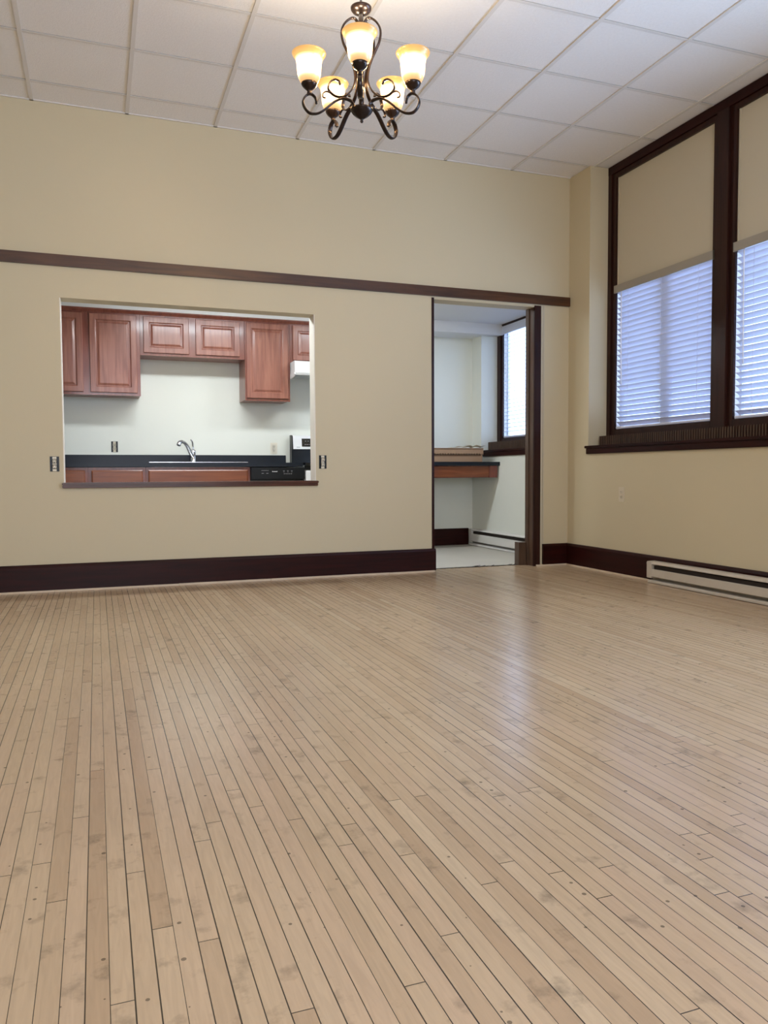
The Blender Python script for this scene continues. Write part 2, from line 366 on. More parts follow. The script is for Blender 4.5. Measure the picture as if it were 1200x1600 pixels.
# baseboards
def baseboard(name, x0, x1, z1=0.19):
    b = BM(); prism_x(b, [(D, 0.012), (D - 0.022, 0.012), (D - 0.022, z1 - 0.02), (D - 0.016, z1 - 0.004), (D - 0.010, z1), (D, z1)], x0, x1)
    return structure(obj(name, b, 'dark'))
baseboard('baseboard_back', XL, DX0 + 0.012)
baseboard('baseboard_back_corner', DX1 + 0.085, R)
b = BM(); prism_y(b, [(R, 0.012), (R - 0.022, 0.012), (R - 0.022, 0.17), (R - 0.016, 0.186), (R - 0.010, 0.19), (R, 0.19)], YF, D - 0.02)
structure(obj('baseboard_right', b, 'darky'))
b = BM()
x = XL
while x < DX0:
    x2 = min(x + random.uniform(0.5, 1.3), DX0); bx(b, x, x2 - 0.003, D - 0.030 - random.random() * 0.004, D, 0, 0.012 + random.random() * 0.002); x = x2
bx(b, DX1 + 0.02, R - 0.02, D - 0.028, D, 0, 0.013)
y = D - 0.02
while y > YF:
    y2 = max(y - random.uniform(0.4, 0.9), YF); bx(b, R - 0.030, R, y2 + 0.006, y, 0, 0.012); y = y2
structure(obj('trim_floor_strip', b, 'shoe'))
b = BM(); bx(b, KXL, 3.93, KFY - 0.02, KFY, 0.0, 0.186, 0.002); structure(obj('baseboard_kitchen_back', b, 'dark'))

# doorway
door = sthing('door_1', (DX1, D, 0))
b = BM(); bx(b, DX0 - 0.016, DX0 + 0.004, D - 0.006, D + T, 0, DZ1); obj('left_jamb', b, 'dark', door)
b = BM(); bx(b, DX1, DX1 + 0.014, D + 0.0, D + T + 0.004, 0, DZ1); bx(b, DX1 - 0.012, DX1 + 0.002, D + 0.075, D + 0.115, 0, DZ1); obj('right_jamb', b, 'jamb', door)
b = BM(); bx(b, DX1 - 0.002, DX1 + 0.062, D - 0.008, D + 0.012, 0.0, DZ1, 0.002); obj('jamb_edge', b, 'darkz', door)
b = BM(); bx(b, DX1 + 0.062, DX1 + 0.082, D - 0.006, D, 0.19, DZ1 + 0.005, 0.001); bx(b, DX1 + 0.085, DX1 + 0.100, D - 0.004, D, 0.19, DZ1 + 0.005, 0.001); obj('casing_strip', b, 'panel', door)
b = BM(); bx(b, DX0, DX1, D + 0.001, D + T, DZ1 - 0.012, DZ1); obj('head_lining', b, 'wall', door)
b = BM(); bx(b, DX1 - 0.085, DX1 - 0.004, D + 0.10, D + T + 0.035, 0, 0.20, 0.002); obj('plinth_block', b, 'jamb', door)
# ragged dark edge where the vinyl starts
b = BM(); x = DX0; top = []; bot = []
while x <= DX1 - 0.05:
    top.append((x, D + T + 0.016 + random.uniform(-0.006, 0.012))); bot.append((x, D + T - 0.012 + random.uniform(-0.012, 0.006))); x += 0.02
va = [b.verts.new((p[0], p[1], 0.003)) for p in top]; vb = [b.verts.new((p[0], p[1], 0.003)) for p in bot]
vc = [b.verts.new((p[0], p[1], 0.0002)) for p in bot]; vd = [b.verts.new((p[0], p[1], 0.0002)) for p in top]
for k in range(len(va) - 1):
    b.faces.new((vb[k], vb[k + 1], va[k + 1], va[k])); b.faces.new((vc[k], vc[k + 1], vb[k + 1], vb[k])); b.faces.new((va[k], va[k + 1], vd[k + 1], vd[k]))
for k in range(9):
    x = random.uniform(DX0 + 0.4, DX1 - 0.1); a = random.uniform(-0.5, 0.5); L = random.uniform(0.02, 0.05)
    tube(b, [(x, D + T - 0.01, 0.005), (x + L, D + T - 0.01 + a * L, 0.012)], 0.0018, 5, smooth=0)
obj('threshold_edge', b, 'slot', door)

# ------------------------------------------------------------------ windows
def window(name, X, y0, y1, z0, z1, zpanel, mull_y=None, ztop_frame=None, sash=True, last=False):
    """opening y0>y1 in a plane at X; zpanel = bottom of the solid upper panel"""
    w = sthing(name, (X, (y0 + y1) / 2, z0))
    b = BM()
    # stepped frame round the opening
    bx(b, X, X + 0.022, y0 - 0.002, y0 + 0.03, z0 - 0.06, z1 + 0.03, 0.002); bx(b, X, X + 0.022, y1 - 0.03, y1 + 0.002, z0 - 0.06, z1 + 0.03, 0.002)
    bx(b, X, X + 0.06, y1 - 0.002, y0 + 0.002, z1 - 0.01, z1 + 0.03, 0.002); bx(b, X, X + 0.06, y1, y0, z0 - 0.06, z0, 0.002)
    obj('frame', b, 'darkz', w)
    if zpanel:
        b = BM(); bx(b, X + 0.022, X + 0.035, y1, y0, zpanel, z1); bx(b, X + 0.016, X + 0.024, y0 - 0.012, y0, zpanel, z1); bx(b, X + 0.016, X + 0.024, y1, y1 + 0.012, zpanel, z1)
        obj('upper_panel', b, 'panel', w)
        b = BM(); bx(b, X + 0.012, X + 0.05, y1, y0, zpanel - 0.03, zpanel, 0.002); obj('transom_bar', b, 'darkz', w)
    zt = zpanel if zpanel else z1
    b = BM(); g = X + 0.072; ym = (y0 + y1) / 2
    e0 = 0.018
    bx(b, g - 0.01, g + 0.01, y0 - e0, y0, z0, zt); bx(b, g - 0.01, g + 0.01, y1, y1 + e0, z0, zt)
    bx(b, g - 0.01, g + 0.01, y1 + e0, y0 - e0, z0, z0 + e0); bx(b, g - 0.01, g + 0.01, y1 + e0, y0 - e0, zt - e0, zt)
    bx(b, g - 0.01, g + 0.012, ym - 0.05, ym + 0.05, z0 + e0, zt - e0)
    obj('sash', b, 'white', w)
    b = BM(); bx(b, g - 0.003, g + 0.003, y1 + e0, y0 - e0, z0 + e0, zt - e0); obj('pane', b, 'glass', w)
    # reveal boards behind the frame so no daylight leaks round the sash
    b = BM(); bx(b, X + 0.022, X + 0.09, y0, y0 + 0.02, z0 - 0.02, zt); bx(b, X + 0.022, X + 0.09, y1 - 0.02, y1, z0 - 0.02, zt)
    bx(b, X + 0.06, X + 0.09, y1, y0, z0 - 0.02, z0); bx(b, X + 0.06, X + 0.09, y1, y0, zt, zt + 0.02)
    obj('outer_reveal', b, 'white', w)
    return w
def blind(label, X, y0, y1, z0, z1, group=None, tilt=40.0, valance='valance', vh=0.062, wand=True, flip=1):
    t = thing('window_blind', label, 'window blind', (X, (y0 + y1) / 2, z1), group)
    b = BM(); bx(b, X - 0.046, X - 0.034, y1 - 0.012, y0 + 0.012, z1 - vh, z1, 0.002); bx(b, X - 0.046, X + 0.03, y0 + 0.006, y0 + 0.012, z1 - vh, z1, 0.001); bx(b, X - 0.046, X + 0.03, y1 - 0.012, y1 - 0.006, z1 - vh, z1, 0.001)
    obj('valance', b, valance, t)
    b = BM(); bx(b, X - 0.028, X + 0.028, y1, y0, z1 - 0.055, z1 - 0.006, 0.002); obj('headrail', b, 'white', t)
    b = BM(); pitch = 0.0425; z = z1 - 0.075; a = math.radians(tilt); w = 0.0255
    while z > z0 + 0.028:
        # slightly curved slat, room-side edge up
        pr = []
        for k in range(5):
            s = -1 + k * 0.5; cx_ = s * w; cz_ = 0.0018 * (1 - s * s)
            pr.append((X + cx_ * math.cos(a) + cz_ * math.sin(a), z - flip * cx_ * math.sin(a) + cz_ * math.cos(a)))
        pr2 = [(x + 0.0016 * math.sin(a), zz + 0.0026 * math.cos(a)) for x, zz in pr]
        prism_y(b, pr + pr2[::-1], y1 + 0.004, y0 - 0.004); z -= pitch
    obj('slats', b, 'slat', t)
    b = BM(); bx(b, X - 0.026, X + 0.026, y1 + 0.003, y0 - 0.003, z0, z0 + 0.018, 0.004); obj('bottom_rail', b, 'slat', t)
    for yy in (y0 - 0.15, (y0 + y1) / 2, y1 + 0.15):
        b = BM()
        for dx in (-0.024, 0.024): tube(b, [(X + dx, yy, z0 + 0.015), (X + dx, yy, z1 - 0.05)], 0.0014, 6, smooth=0)
        obj('ladder_cord', b, 'slat', t)
    if wand:
        b = BM(); tube(b, [(X - 0.034, y0 - 0.075, z1 - 0.06), (X - 0.038, y0 - 0.08, z1 - 0.40), (X - 0.036, y0 - 0.085, z1 - 0.82)], 0.0035, 8); obj('tilt_wand', b, 'white', t, True)
    return t
WIN = [(5.478, 4.392), (4.188, 3.100), (2.900, 1.810), (1.610, 0.520)]
for k, (a, c) in enumerate(WIN):
    window('window_%d' % (k + 1), RX, a, c, 1.165, 3.235, 2.345)
# casing between and round the windows
b = BM(); bx(b, RX, RX + 0.07, 5.478 + 0.03, PY, 1.03, H); bx(b, RX - 0.012, RX, 5.478 + 0.045, PY, 1.03, H, 0.002)
for (a, c), (d, e) in zip(WIN, WIN[1:]):
    bx(b, RX, RX + 0.07, d + 0.03, c - 0.03, 1.03, H); bx(b, RX - 0.022, RX, d + 0.045, c - 0.045, 1.06, H - 0.07, 0.003)
bx(b, RX, RX + 0.07, 0.43, 0.49, 1.03, H)
structure(obj('trim_window_casing', b, 'darkz'))
b = BM(); bx(b, RX - 0.014, RX + 0.07, 0.43, PY, 3.262, H, 0.002); structure(obj('trim_window_head', b, 'darky'))
b = BM(); bx(b, RX, 4.15, 0.43, PY, SILLZ, 1.105); structure(obj('trim_window_apron', b, 'darky'))
# sill board
b = BM(); bx(b, R - 0.030, RX + 0.01, 0.40, PY + 0.018, SILLZ - 0.022, SILLZ, 0.004); bx(b, R - 0.018, R, 0.41, PY + 0.010, SILLZ - 0.068, SILLZ - 0.022, 0.003)
structure(obj('trim_window_sill', b, 'darky'))
def grille(name, x0, x1, y0, y1, z0, z1):
    b = BM(); y = y0
    while y > y1 + 0.02:
        bx(b, x0, x0 + 0.008, y - 0.018, y - 0.002, z0, z1, 0.004); y -= 0.024
    g = structure(obj(name, b, 'jamb')); b = BM(); bx(b, x0 + 0.006, x1, y1, y0, z0, z1 - 0.002); obj('backing', b, 'darky', g); return g
grille('trim_slatted_sill_strip', 3.955, RX - 0.012, PY - 0.03, 0.43, SILLZ, 1.112)
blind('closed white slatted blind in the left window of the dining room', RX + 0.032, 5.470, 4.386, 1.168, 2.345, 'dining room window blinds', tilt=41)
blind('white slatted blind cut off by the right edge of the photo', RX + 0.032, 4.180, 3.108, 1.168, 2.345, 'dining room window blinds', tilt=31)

# kitchen window
window('window_5', KWX - 0.01, 7.630, 6.56, 1.185, 2.385, None)
b = BM(); bx(b, KWX - 0.02, KWX + 0.05, 7.655, RET, 1.08, 2.404, 0.002); bx(b, KWX - 0.02, KWX + 0.05, 6.45, RET, 2.403, KZ, 0.002); bx(b, KWX - 0.02, KWX + 0.05, 6.45, 6.535, 1.08, 2.37, 0.002)
bx(b, KWX - 0.01, 4.29, 6.45, RET, 1.05, 1.13)
structure(obj('trim_kitchen_window_casing', b, 'darkz'))
b = BM(); bx(b, KR - 0.03, KWX, 6.43, 7.672 + 0.06, 1.030, 1.052, 0.004); bx(b, KR - 0.018, KR, 6.44, 7.672, 0.985, 1.030, 0.003); structure(obj('trim_kitchen_window_sill', b, 'darky'))
grille('trim_kitchen_sill_strip', KR + 0.010, KWX - 0.02, 7.595, 6.45, 1.052, 1.140)
blind('open white slatted blind in the kitchen window seen through the doorway', KWX + 0.024, 7.622, 6.57, 1.19, 2.395, None, tilt=-14, valance='slat', vh=0.085)

# ------------------------------------------------------------------ baseboard heaters
def heater(label, X, y0, y1, h=0.158, d=0.070, hm='heater'):
    t = thing('baseboard_heater', label, 'baseboard heater', (X, (y0 + y1) / 2, 0.0))
    F = X - d
    b = BM(); bx(b, X - 0.012, X, y1, y0, 0.014, h - 0.004); obj('back_plate', b, hm, t)
    b = BM(); prism_y(b, [(X, h), (X - 0.045, h), (F + 0.006, h - 0.008), (F, h - 0.014), (F, h - 0.019), (F + 0.006, h - 0.017), (X - 0.045, h - 0.006), (X, h - 0.006)], y1, y0); obj('top_hood', b, hm, t)
    b = BM(); prism_y(b, [(F + 0.010, h - 0.054), (F, h - 0.059), (F - 0.002, 0.050), (F + 0.010, 0.044), (F + 0.012, 0.048), (F + 0.004, 0.054), (F + 0.006, h - 0.062), (F + 0.012, h - 0.058)], y1 + 0.003, y0 - 0.055); obj('front_panel', b, hm, t)
    b = BM(); bx(b, X - 0.05, X - 0.012, y1 + 0.02, y0 - 0.06, 0.05, h - 0.03); obj('heating_fins', b, 'slot', t)
    b = BM(); prism_y(b, [(X - 0.012, 0.014), (F - 0.006, 0.004), (F - 0.006, 0.016), (F + 0.002, 0.022), (X - 0.012, 0.026)], y1, y0 - 0.02); obj('bottom_flange', b, hm, t)
    b = BM(); bx(b, F - 0.001, X, y0 - 0.055, y0, 0.036, h - 0.001, 0.004); obj('end_cap', b, hm, t)
    return t
heater('long ivory baseboard heater under the dining room windows', R - 0.022, 4.70, 1.9)
heater('ivory baseboard heater beneath the kitchen window, seen through the doorway', KR, 7.885, 6.40, h=0.185, hm='kheater')

# ------------------------------------------------------------------ outlets
def outlet(label, pos, face, plate=False, group=None, pm='plate'):
    """face: 'Y' looks toward -Y, 'X' looks toward -X"""
    t = thing('wall_outlet', label, 'outlet', pos, group)
    px, py, pz = pos
    def bb(name, du, dz, dep0, dep1, m, cu=0, cz=0, bev=0.0):
        if face == 'Y': return (px + cu - du, px + cu + du, py - dep1, py - dep0, pz + cz - dz, pz + cz + dz, bev)
        return (px - dep1, px - dep0, py + cu - du, py + cu + du, pz + cz - dz, pz + cz + dz, bev)
    b = BM()
    if plate:
        bx(b, *bb('', 0.036, 0.058, 0, 0.005, '', bev=0.002)); obj('cover_plate', b, pm, t)
    else:
        bx(b, *bb('', 0.030, 0.052, 0, 0.0015, '')); obj('wall_box', b, 'black', t)
        b = BM(); bx(b, *bb('', 0.013, 0.050, 0.001, 0.004, '')); obj('mounting_strap', b, 'ivory', t)
    for sgn in (-1, 1):
        b = BM(); bx(b, *bb('', 0.0165, 0.0145, 0.001, 0.010, '', cz=sgn * 0.0195, bev=0.006)); r = obj('receptacle', b, pm if plate else 'ivory', t)
        b = BM()
        for q in (-1, 1): bx(b, *bb('', 0.0012, 0.0042, 0.0095, 0.0106, '', cu=q * 0.0062, cz=sgn * 0.0195 + 0.002))
        bx(b, *bb('', 0.0024, 0.0022, 0.0095, 0.0106, '', cz=sgn * 0.0195 - 0.008)); sub('slots', b, 'black', r)
    return t
outlet('uncovered outlet in a black box left of the pass-through', (-0.271, D, 0.885), 'Y')
outlet('uncovered outlet in a black box right of the pass-through', (1.651, D, 0.899), 'Y')
outlet('uncovered outlet above the kitchen counter, left of the faucet', (0.168, KFY, 1.075), 'Y')
outlet('white covered outlet above the counter beside the range', (1.717, KFY, 1.069), 'Y', True)
outlet('ivory covered outlet on the right wall under the window sill', (R, 5.117, 0.635), 'X', True, pm='plate_beige')

# ------------------------------------------------------------------ cabinets
def panel_door(x0, x1, z0, z1, yf, th=0.019, stile=0.055, raised=True):
    b = BM()
    w, h = x1 - x0, z1 - z0
    def ring(ins, y): return [b.verts.new(c) for c in ((x0 + ins, y, z0 + ins), (x1 - ins, y, z0 + ins), (x1 - ins, y, z1 - ins), (x0 + ins, y, z1 - ins))]
    if raised:
        spec = [(0, yf + th), (0, yf + 0.004), (0.004, yf), (stile - 0.006, yf), (stile, yf + 0.003), (stile + 0.004, yf + 0.010), (stile + 0.010, yf + 0.010), (stile + 0.026, yf + 0.002), (stile + 0.030, yf + 0.001)]
    else:
        spec = [(0, yf + th), (0, yf + 0.006), (0.008, yf + 0.001), (0.012, yf)]
    rs = [ring(*s) for s in spec]
    for a, c in zip(rs, rs[1:]):
        for k in range(4): b.faces.new((a[k], a[(k + 1) % 4], c[(k + 1) % 4], c[k]))
    b.faces.new(rs[-1]); b.faces.new(rs[0][::-1]); return b
UY = 7.620
def upper(label, x0, x1, z0, z1, doors):
    t = thing('wall_cabinet', label, 'wall cabinet', ((x0 + x1) / 2, KFY, z0), 'cherry wall cabinets over the kitchen counter')
    b = BM(); bx(b, x0, x1, UY + 0.019, KFY, z0 + 0.008, z1); obj('carcass', b, 'cherry', t)
    b = BM(); e = [x0] + [q for d in doors for q in (d[0] + 0.012, d[1] - 0.012)] + [x1]
    for k in range(0, len(e), 2): bx(b, e[k], e[k + 1], UY, UY + 0.019, z0, z1)
    for d in doors:
        bx(b, d[0] + 0.012, d[1] - 0.012, UY, UY + 0.019, z0, z0 + 0.036); bx(b, d[0] + 0.012, d[1] - 0.012, UY, UY + 0.019, z1 - 0.035, z1)
    obj('face_frame', b, 'cherryd', t)
    for d in doors: obj('door', panel_door(d[0], d[1], z0 + 0.024, z1 - 0.027, UY - 0.019), 'cherry', t)
    return t
UZ1 = 2.294
upper('tall two-door cherry wall cabinet at the left end, cut by the opening', -0.56, 0.402, 1.535, UZ1, [(-0.50, -0.093), (-0.034, 0.373)])
upper('short two-door cherry wall cabinet above the sink', 0.404, 1.368, 1.912, UZ1, [(0.434, 0.845), (0.907, 1.322)])
upper('narrow tall single-door cherry wall cabinet right of the sink', 1.372, 1.815, 1.520, UZ1, [(1.384, 1.795)])
upper('short cherry wall cabinet above the white range hood', 1.817, 2.58, 1.905, UZ1, [(1.843, 2.18), (2.215, 2.555)])
b = BM(); prism_x(b, [(UY + 0.01, UZ1 - 0.012), (UY - 0.006, UZ1 - 0.012), (UY - 0.010, UZ1 - 0.004), (UY - 0.014, UZ1 + 0.004), (UY - 0.022, UZ1 + 0.012), (UY - 0.024, UZ1 + 0.022), (UY + 0.01, UZ1 + 0.022)], -0.56, 2.58)
o = obj('crown_molding', b, 'cherryd'); o['label'] = 'dark cherry molding strip along the tops of the wall cabinets'; o['category'] = 'molding'

BY = 7.325
def base_cab(name, label, x0, x1, fronts, doors):
    t = thing(name, label, 'base cabinet', ((x0 + x1) / 2, KFY, 0), 'cherry base cabinets under the kitchen counter')
    b = BM(); bx(b, x0, x1, BY + 0.019, KFY, 0.10, 0.70); bx(b, x0, x1, KFY - 0.01, KFY, 0.70, 0.872); bx(b, x0, x0 + 0.015, BY + 0.019, KFY - 0.01, 0.70, 0.872); bx(b, x1 - 0.015, x1, BY + 0.019, KFY - 0.01, 0.70, 0.872); obj('carcass', b, 'cherryd', t)
    b = BM(); bx(b, x0, x1, BY + 0.07, KFY, 0, 0.10); obj('toe_kick', b, 'black', t)
    b = BM(); bx(b, x0, x1, BY, BY + 0.019, 0.10, 0.13); bx(b, x0, x1, BY, BY + 0.019, 0.68, 0.72); bx(b, x0, x1, BY, BY + 0.019, 0.838, 0.872)
    bx(b, x0, x0 + 0.035, BY, BY + 0.019, 0.13, 0.838); bx(b, x1 - 0.035, x1, BY, BY + 0.019, 0.13, 0.838); obj('face_frame', b, 'cherryd', t)
    for f in fronts: obj('drawer_front', panel_door(f[0], f[1], 0.706, 0.848, BY - 0.019, raised=False), 'cherryx', t)
    for d in doors: obj('door', panel_door(d[0], d[1], 0.115, 0.690, BY - 0.019), 'cherry', t)
    return t
base_cab('base_cabinet', 'cherry base cabinet at the left end, mostly hidden by the opening edge', -0.68, -0.070, [(-0.655, -0.093)], [(-0.655, -0.38), (-0.368, -0.093)])
base_cab('base_cabinet', 'cherry base cabinet with one drawer, left of the sink cabinet', -0.068, 0.413, [(-0.043, 0.388)], [(-0.043, 0.388)])
base_cab('base_cabinet', 'wide cherry sink cabinet left of the black dishwasher', 0.415, 1.352, [(0.437, 1.330)], [(0.437, 0.878), (0.890, 1.330)])

# counter with an opening for the sink
b = BM(); CY = 7.300; CX0, CX1 = -0.70, 1.858; sx0, sx1, sy0, sy1 = 0.47, 1.32, 7.385, 7.83
bx(b, CX0, sx0, CY, KFY, 0.876, 0.915); bx(b, sx1, CX1, CY, KFY, 0.876, 0.915); bx(b, sx0, sx1, CY, sy0, 0.876, 0.915); bx(b, sx0, sx1, sy1, KFY, 0.876, 0.915)
ct = thing('countertop', 'dark blue-black laminate countertop with backsplash behind the pass-through', 'countertop', ((CX0 + CX1) / 2, KFY, 0.876))
obj('slab', b, 'counter', ct)
b = BM(); bx(b, CX0, CX1 - 0.02, KFY - 0.020, KFY, 0.915, 0.998, 0.003); obj('backsplash', b, 'counter', ct)
# sink
sk = thing('kitchen_sink', 'stainless double sink set in the dark counter below the faucet', 'sink', ((sx0 + sx1) / 2, (sy0 + sy1) / 2, 0.915))
b = BM(); o_ = 0.022
for x0, x1, y0, y1 in [(sx0 - o_, sx1 + o_, sy0 - o_, sy0 + 0.006), (sx0 - o_, sx1 + o_, sy1 - 0.006, sy1 + 0.07), (sx0 - o_, sx0 + 0.006, sy0, sy1), (sx1 - 0.006, sx1 + o_, sy0, sy1), ((sx0 + sx1) / 2 - 0.014, (sx0 + sx1) / 2 + 0.014, sy0, sy1)]:
    bx(b, x0, x1, y0, y1, 0.914, 0.9215, 0.002)
obj('rim', b, 'steel', sk)
for x0, x1 in ((sx0 + 0.004, (sx0 + sx1) / 2 - 0.012), ((sx0 + sx1) / 2 + 0.012, sx1 - 0.004)):
    b = BM(); bx(b, x0, x0 + 0.003, sy0 + 0.004, sy1 - 0.004, 0.74, 0.916); bx(b, x1 - 0.003, x1, sy0 + 0.004, sy1 - 0.004, 0.74, 0.916)
    bx(b, x0, x1, sy0 + 0.003, sy0 + 0.006, 0.74, 0.916); bx(b, x0, x1, sy1 - 0.006, sy1 - 0.003, 0.74, 0.916); bx(b, x0, x1, sy0 + 0.004, sy1 - 0.004, 0.737, 0.742)
    obj('basin', b, 'steel', sk)
# faucet
fx, fy, fz = 0.895, 7.868, 0.9215
fc = thing('kitchen_faucet', 'satin single-lever pull-out faucet leaning left over the sink', 'faucet', (fx, fy, fz))
b = BM(); lathe(b, fx, fy, [(0.0, fz), (0.034, fz), (0.034, fz + 0.006), (0.026, fz + 0.014), (0.024, fz + 0.075), (0.027, fz + 0.10), (0.024, fz + 0.122), (0.012, fz + 0.130), (0.0, fz + 0.132)], 24); obj('body', b, 'chrome', fc, True)
b = BM(); tube(b, [(fx, fy, fz + 0.05), (fx - 0.030, fy - 0.03, fz + 0.100), (fx - 0.062, fy - 0.07, fz + 0.158), (fx - 0.095, fy - 0.11, fz + 0.192), (fx - 0.125, fy - 0.145, fz + 0.198)], (0.020, 0.014), 14); obj('spout', b, 'chrome', fc, True)
b = BM(); tube(b, [(fx - 0.118, fy - 0.138, fz + 0.200), (fx - 0.142, fy - 0.160, fz + 0.190), (fx - 0.155, fy - 0.172, fz + 0.164)], (0.017, 0.021), 16); obj('spray_head', b, 'chrome', fc, True)
b = BM(); tube(b, [(fx, fy, fz + 0.120), (fx - 0.002, fy, fz + 0.165), (fx - 0.008, fy - 0.01, fz + 0.205), (fx - 0.022, fy - 0.02, fz + 0.222)], (0.010, 0.007), 12, r2=0.012, side=(0, 1, 0)); obj('lever', b, 'chrome', fc, True)

# dishwasher
dw = thing('dishwasher', 'black built-in dishwasher with printed control panel under the counter', 'dishwasher', (1.61, 7.6, 0))
b = BM(); bx(b, 1.356, 1.862, 7.33, 7.94, 0.10, 0.868); obj('tub', b, 'black', dw)
b = BM(); bx(b, 1.358, 1.868, 7.296, 7.33, 0.13, 0.752, 0.004); obj('door', b, 'black', dw)
cp = BM(); bx(cp, 1.358, 1.872, 7.288, 7.33, 0.756, 0.868, 0.005); cp = obj('control_panel', cp, 'black', dw)
b = BM(); yy = 7.2875
for k in range(5): bx(b, 1.455 + k * 0.014, 1.463 + k * 0.014, yy - 0.0006, yy + 0.001, 0.838, 0.8415)
sub('printed_marks', b, 'grey', cp); b = BM()
for k in range(2): b = BM(); bx(b, 1.455 + k * 0.044, 1.475 + k * 0.044, yy - 0.0006, yy + 0.001, 0.812, 0.815); sub('printed_marks', b, 'grey', cp)
for k in range(3): b = BM(); bx(b, 1.660 + k * 0.038, 1.676 + k * 0.038, yy - 0.0006, yy + 0.001, 0.836, 0.8385); bx(b, 1.663 + k * 0.038, 1.673 + k * 0.038, yy - 0.0006, yy + 0.001, 0.825, 0.828); sub('printed_marks', b, 'grey', cp)
b = BM()
for k in range(5): bx(b, 1.668 + k * 0.017, 1.676 + k * 0.017, yy - 0.0006, yy + 0.001, 0.806, 0.811)
sub('printed_marks', b, 'grey', cp)
b = BM()
for k, (w_, h_) in enumerate([(0.006, 0.009), (0.004, 0.006), (0.005, 0.006), (0.003, 0.009), (0.005, 0.006), (0.006, 0.006), (0.004, 0.009)]):
    x = 1.556 + sum([0.0085, 0.0065, 0.0075, 0.0055, 0.0075, 0.0085][:k]); bx(b, x, x + w_, yy - 0.0006, yy + 0.001, 0.826, 0.826 + h_)
sub('logo', b, 'white_print', cp)

# range
rg = thing('kitchen_range', 'white range with black cooktop and display, right of the dishwasher', 'range', (2.26, 7.6, 0))
RX0, RX1 = 1.878, 2.640
b = BM(); bx(b, RX0, RX1, 7.33, 7.92, 0.06, 0.890); obj('body', b, 'white', rg)
b = BM(); bx(b, RX0, RX1, 7.285, 7.92, 0.890, 0.916, 0.004); obj('cooktop', b, 'glassblk', rg)
b = BM(); bx(b, RX0, RX1, 7.300, 7.33, 0.845, 0.888, 0.002); obj('front_trim', b, 'black', rg)
b = BM(); bx(b, RX0 + 0.004, RX1 - 0.004, 7.290, 7.33, 0.20, 0.838, 0.006); od = obj('oven_door', b, 'white', rg)
b = BM(); tube(b, [(RX0 + 0.06, 7.262, 0.79), (RX1 - 0.06, 7.262, 0.79)], 0.011, 12, smooth=0); bx(b, RX0 + 0.06, RX0 + 0.08, 7.262, 7.292, 0.782, 0.798); bx(b, RX1 - 0.08, RX1 - 0.06, 7.262, 7.292, 0.782, 0.798); sub('handle', b, 'white', od)
b = BM(); bx(b, RX0 + 0.12, RX1 - 0.12, 7.287, 7.291, 0.36, 0.68); sub('oven_glass', b, 'glassblk', od)
b = BM(); bx(b, RX0, RX1, 7.84, 7.93, 0.916, 1.062, 0.002); obj('rear_riser', b, 'black', rg)
b = BM(); prism_x(b, [(7.925, 1.060), (7.825, 1.060), (7.845, 1.190), (7.865, 1.200), (7.925, 1.200)], RX0 + 0.012, RX1 - 0.012); bg = obj('back_panel', b, 'white', rg)
b = BM(); prism_x(b, [(7.925, 1.056), (7.822, 1.056), (7.843, 1.192), (7.865, 1.203), (7.925, 1.203)], RX0, RX0 + 0.013); obj('end_cap', b, 'black', rg); b = BM(); prism_x(b, [(7.925, 1.056), (7.822, 1.056), (7.843, 1.192), (7.865, 1.203), (7.925, 1.203)], RX1 - 0.013, RX1); obj('end_cap', b, 'black', rg)
b = BM(); prism_x(b, [(7.835, 1.085), (7.826, 1.085), (7.8385, 1.168), (7.848, 1.168)], RX0 + 0.105, RX0 + 0.42); dp = sub('display', b, 'glassblk', bg)
b = BM(); bx(b, RX0 + 0.05, RX0 + 0.062, 7.8235, 7.8275, 1.075, 1.083); bx(b, RX0 + 0.066, RX0 + 0.074, 7.8235, 7.8275, 1.075, 1.082); bx(b, RX0 + 0.076, RX0 + 0.082, 7.8235, 7.8275, 1.075, 1.083); sub('logo', b, 'grey', bg)
b = BM()
for k in range(4): bx(b, RX0 + 0.135 + k * 0.02, RX0 + 0.145 + k * 0.02, 7.8275, 7.8315, 1.104, 1.109)
sub('display_marks', b, 'grey', bg); b = BM()
for k in range(3): bx(b, RX0 + 0.14 + k * 0.028, RX0 + 0.150 + k * 0.028, 7.833, 7.837, 1.140, 1.144)
sub('display_marks', b, 'grey', bg)
# hood
hd = thing('range_hood', 'white range hood under the short cabinet above the range', 'range hood', (2.2, KFY, 1.75))
b = BM(); prism_x(b, [(KFY, 1.903), (7.46, 1.903), (7.44, 1.895), (7.44, 1.79), (7.455, 1.768), (7.50, 1.768), (7.60, 1.790), (7.90, 1.790), (KFY, 1.790)], 1.822, 2.575); obj('shell', b, 'white', hd)
b = BM(); prism_x(b, [(KFY - 0.002, 1.792), (7.45, 1.792), (7.44, 1.775), (7.47, 1.750), (7.62, 1.742), (KFY - 0.002, 1.742)], 1.817, 1.829); obj('side_skirt', b, 'white', hd); b = BM(); prism_x(b, [(KFY - 0.002, 1.792), (7.45, 1.792), (7.44, 1.775), (7.47, 1.750), (7.62, 1.742), (KFY - 0.002, 1.742)], 2.568, 2.580); obj('side_skirt', b, 'white', hd)
b = BM(); bx(b, 1.90, 2.50, 7.55, 7.88, 1.780, 1.791); obj('filter', b, 'steel', hd)

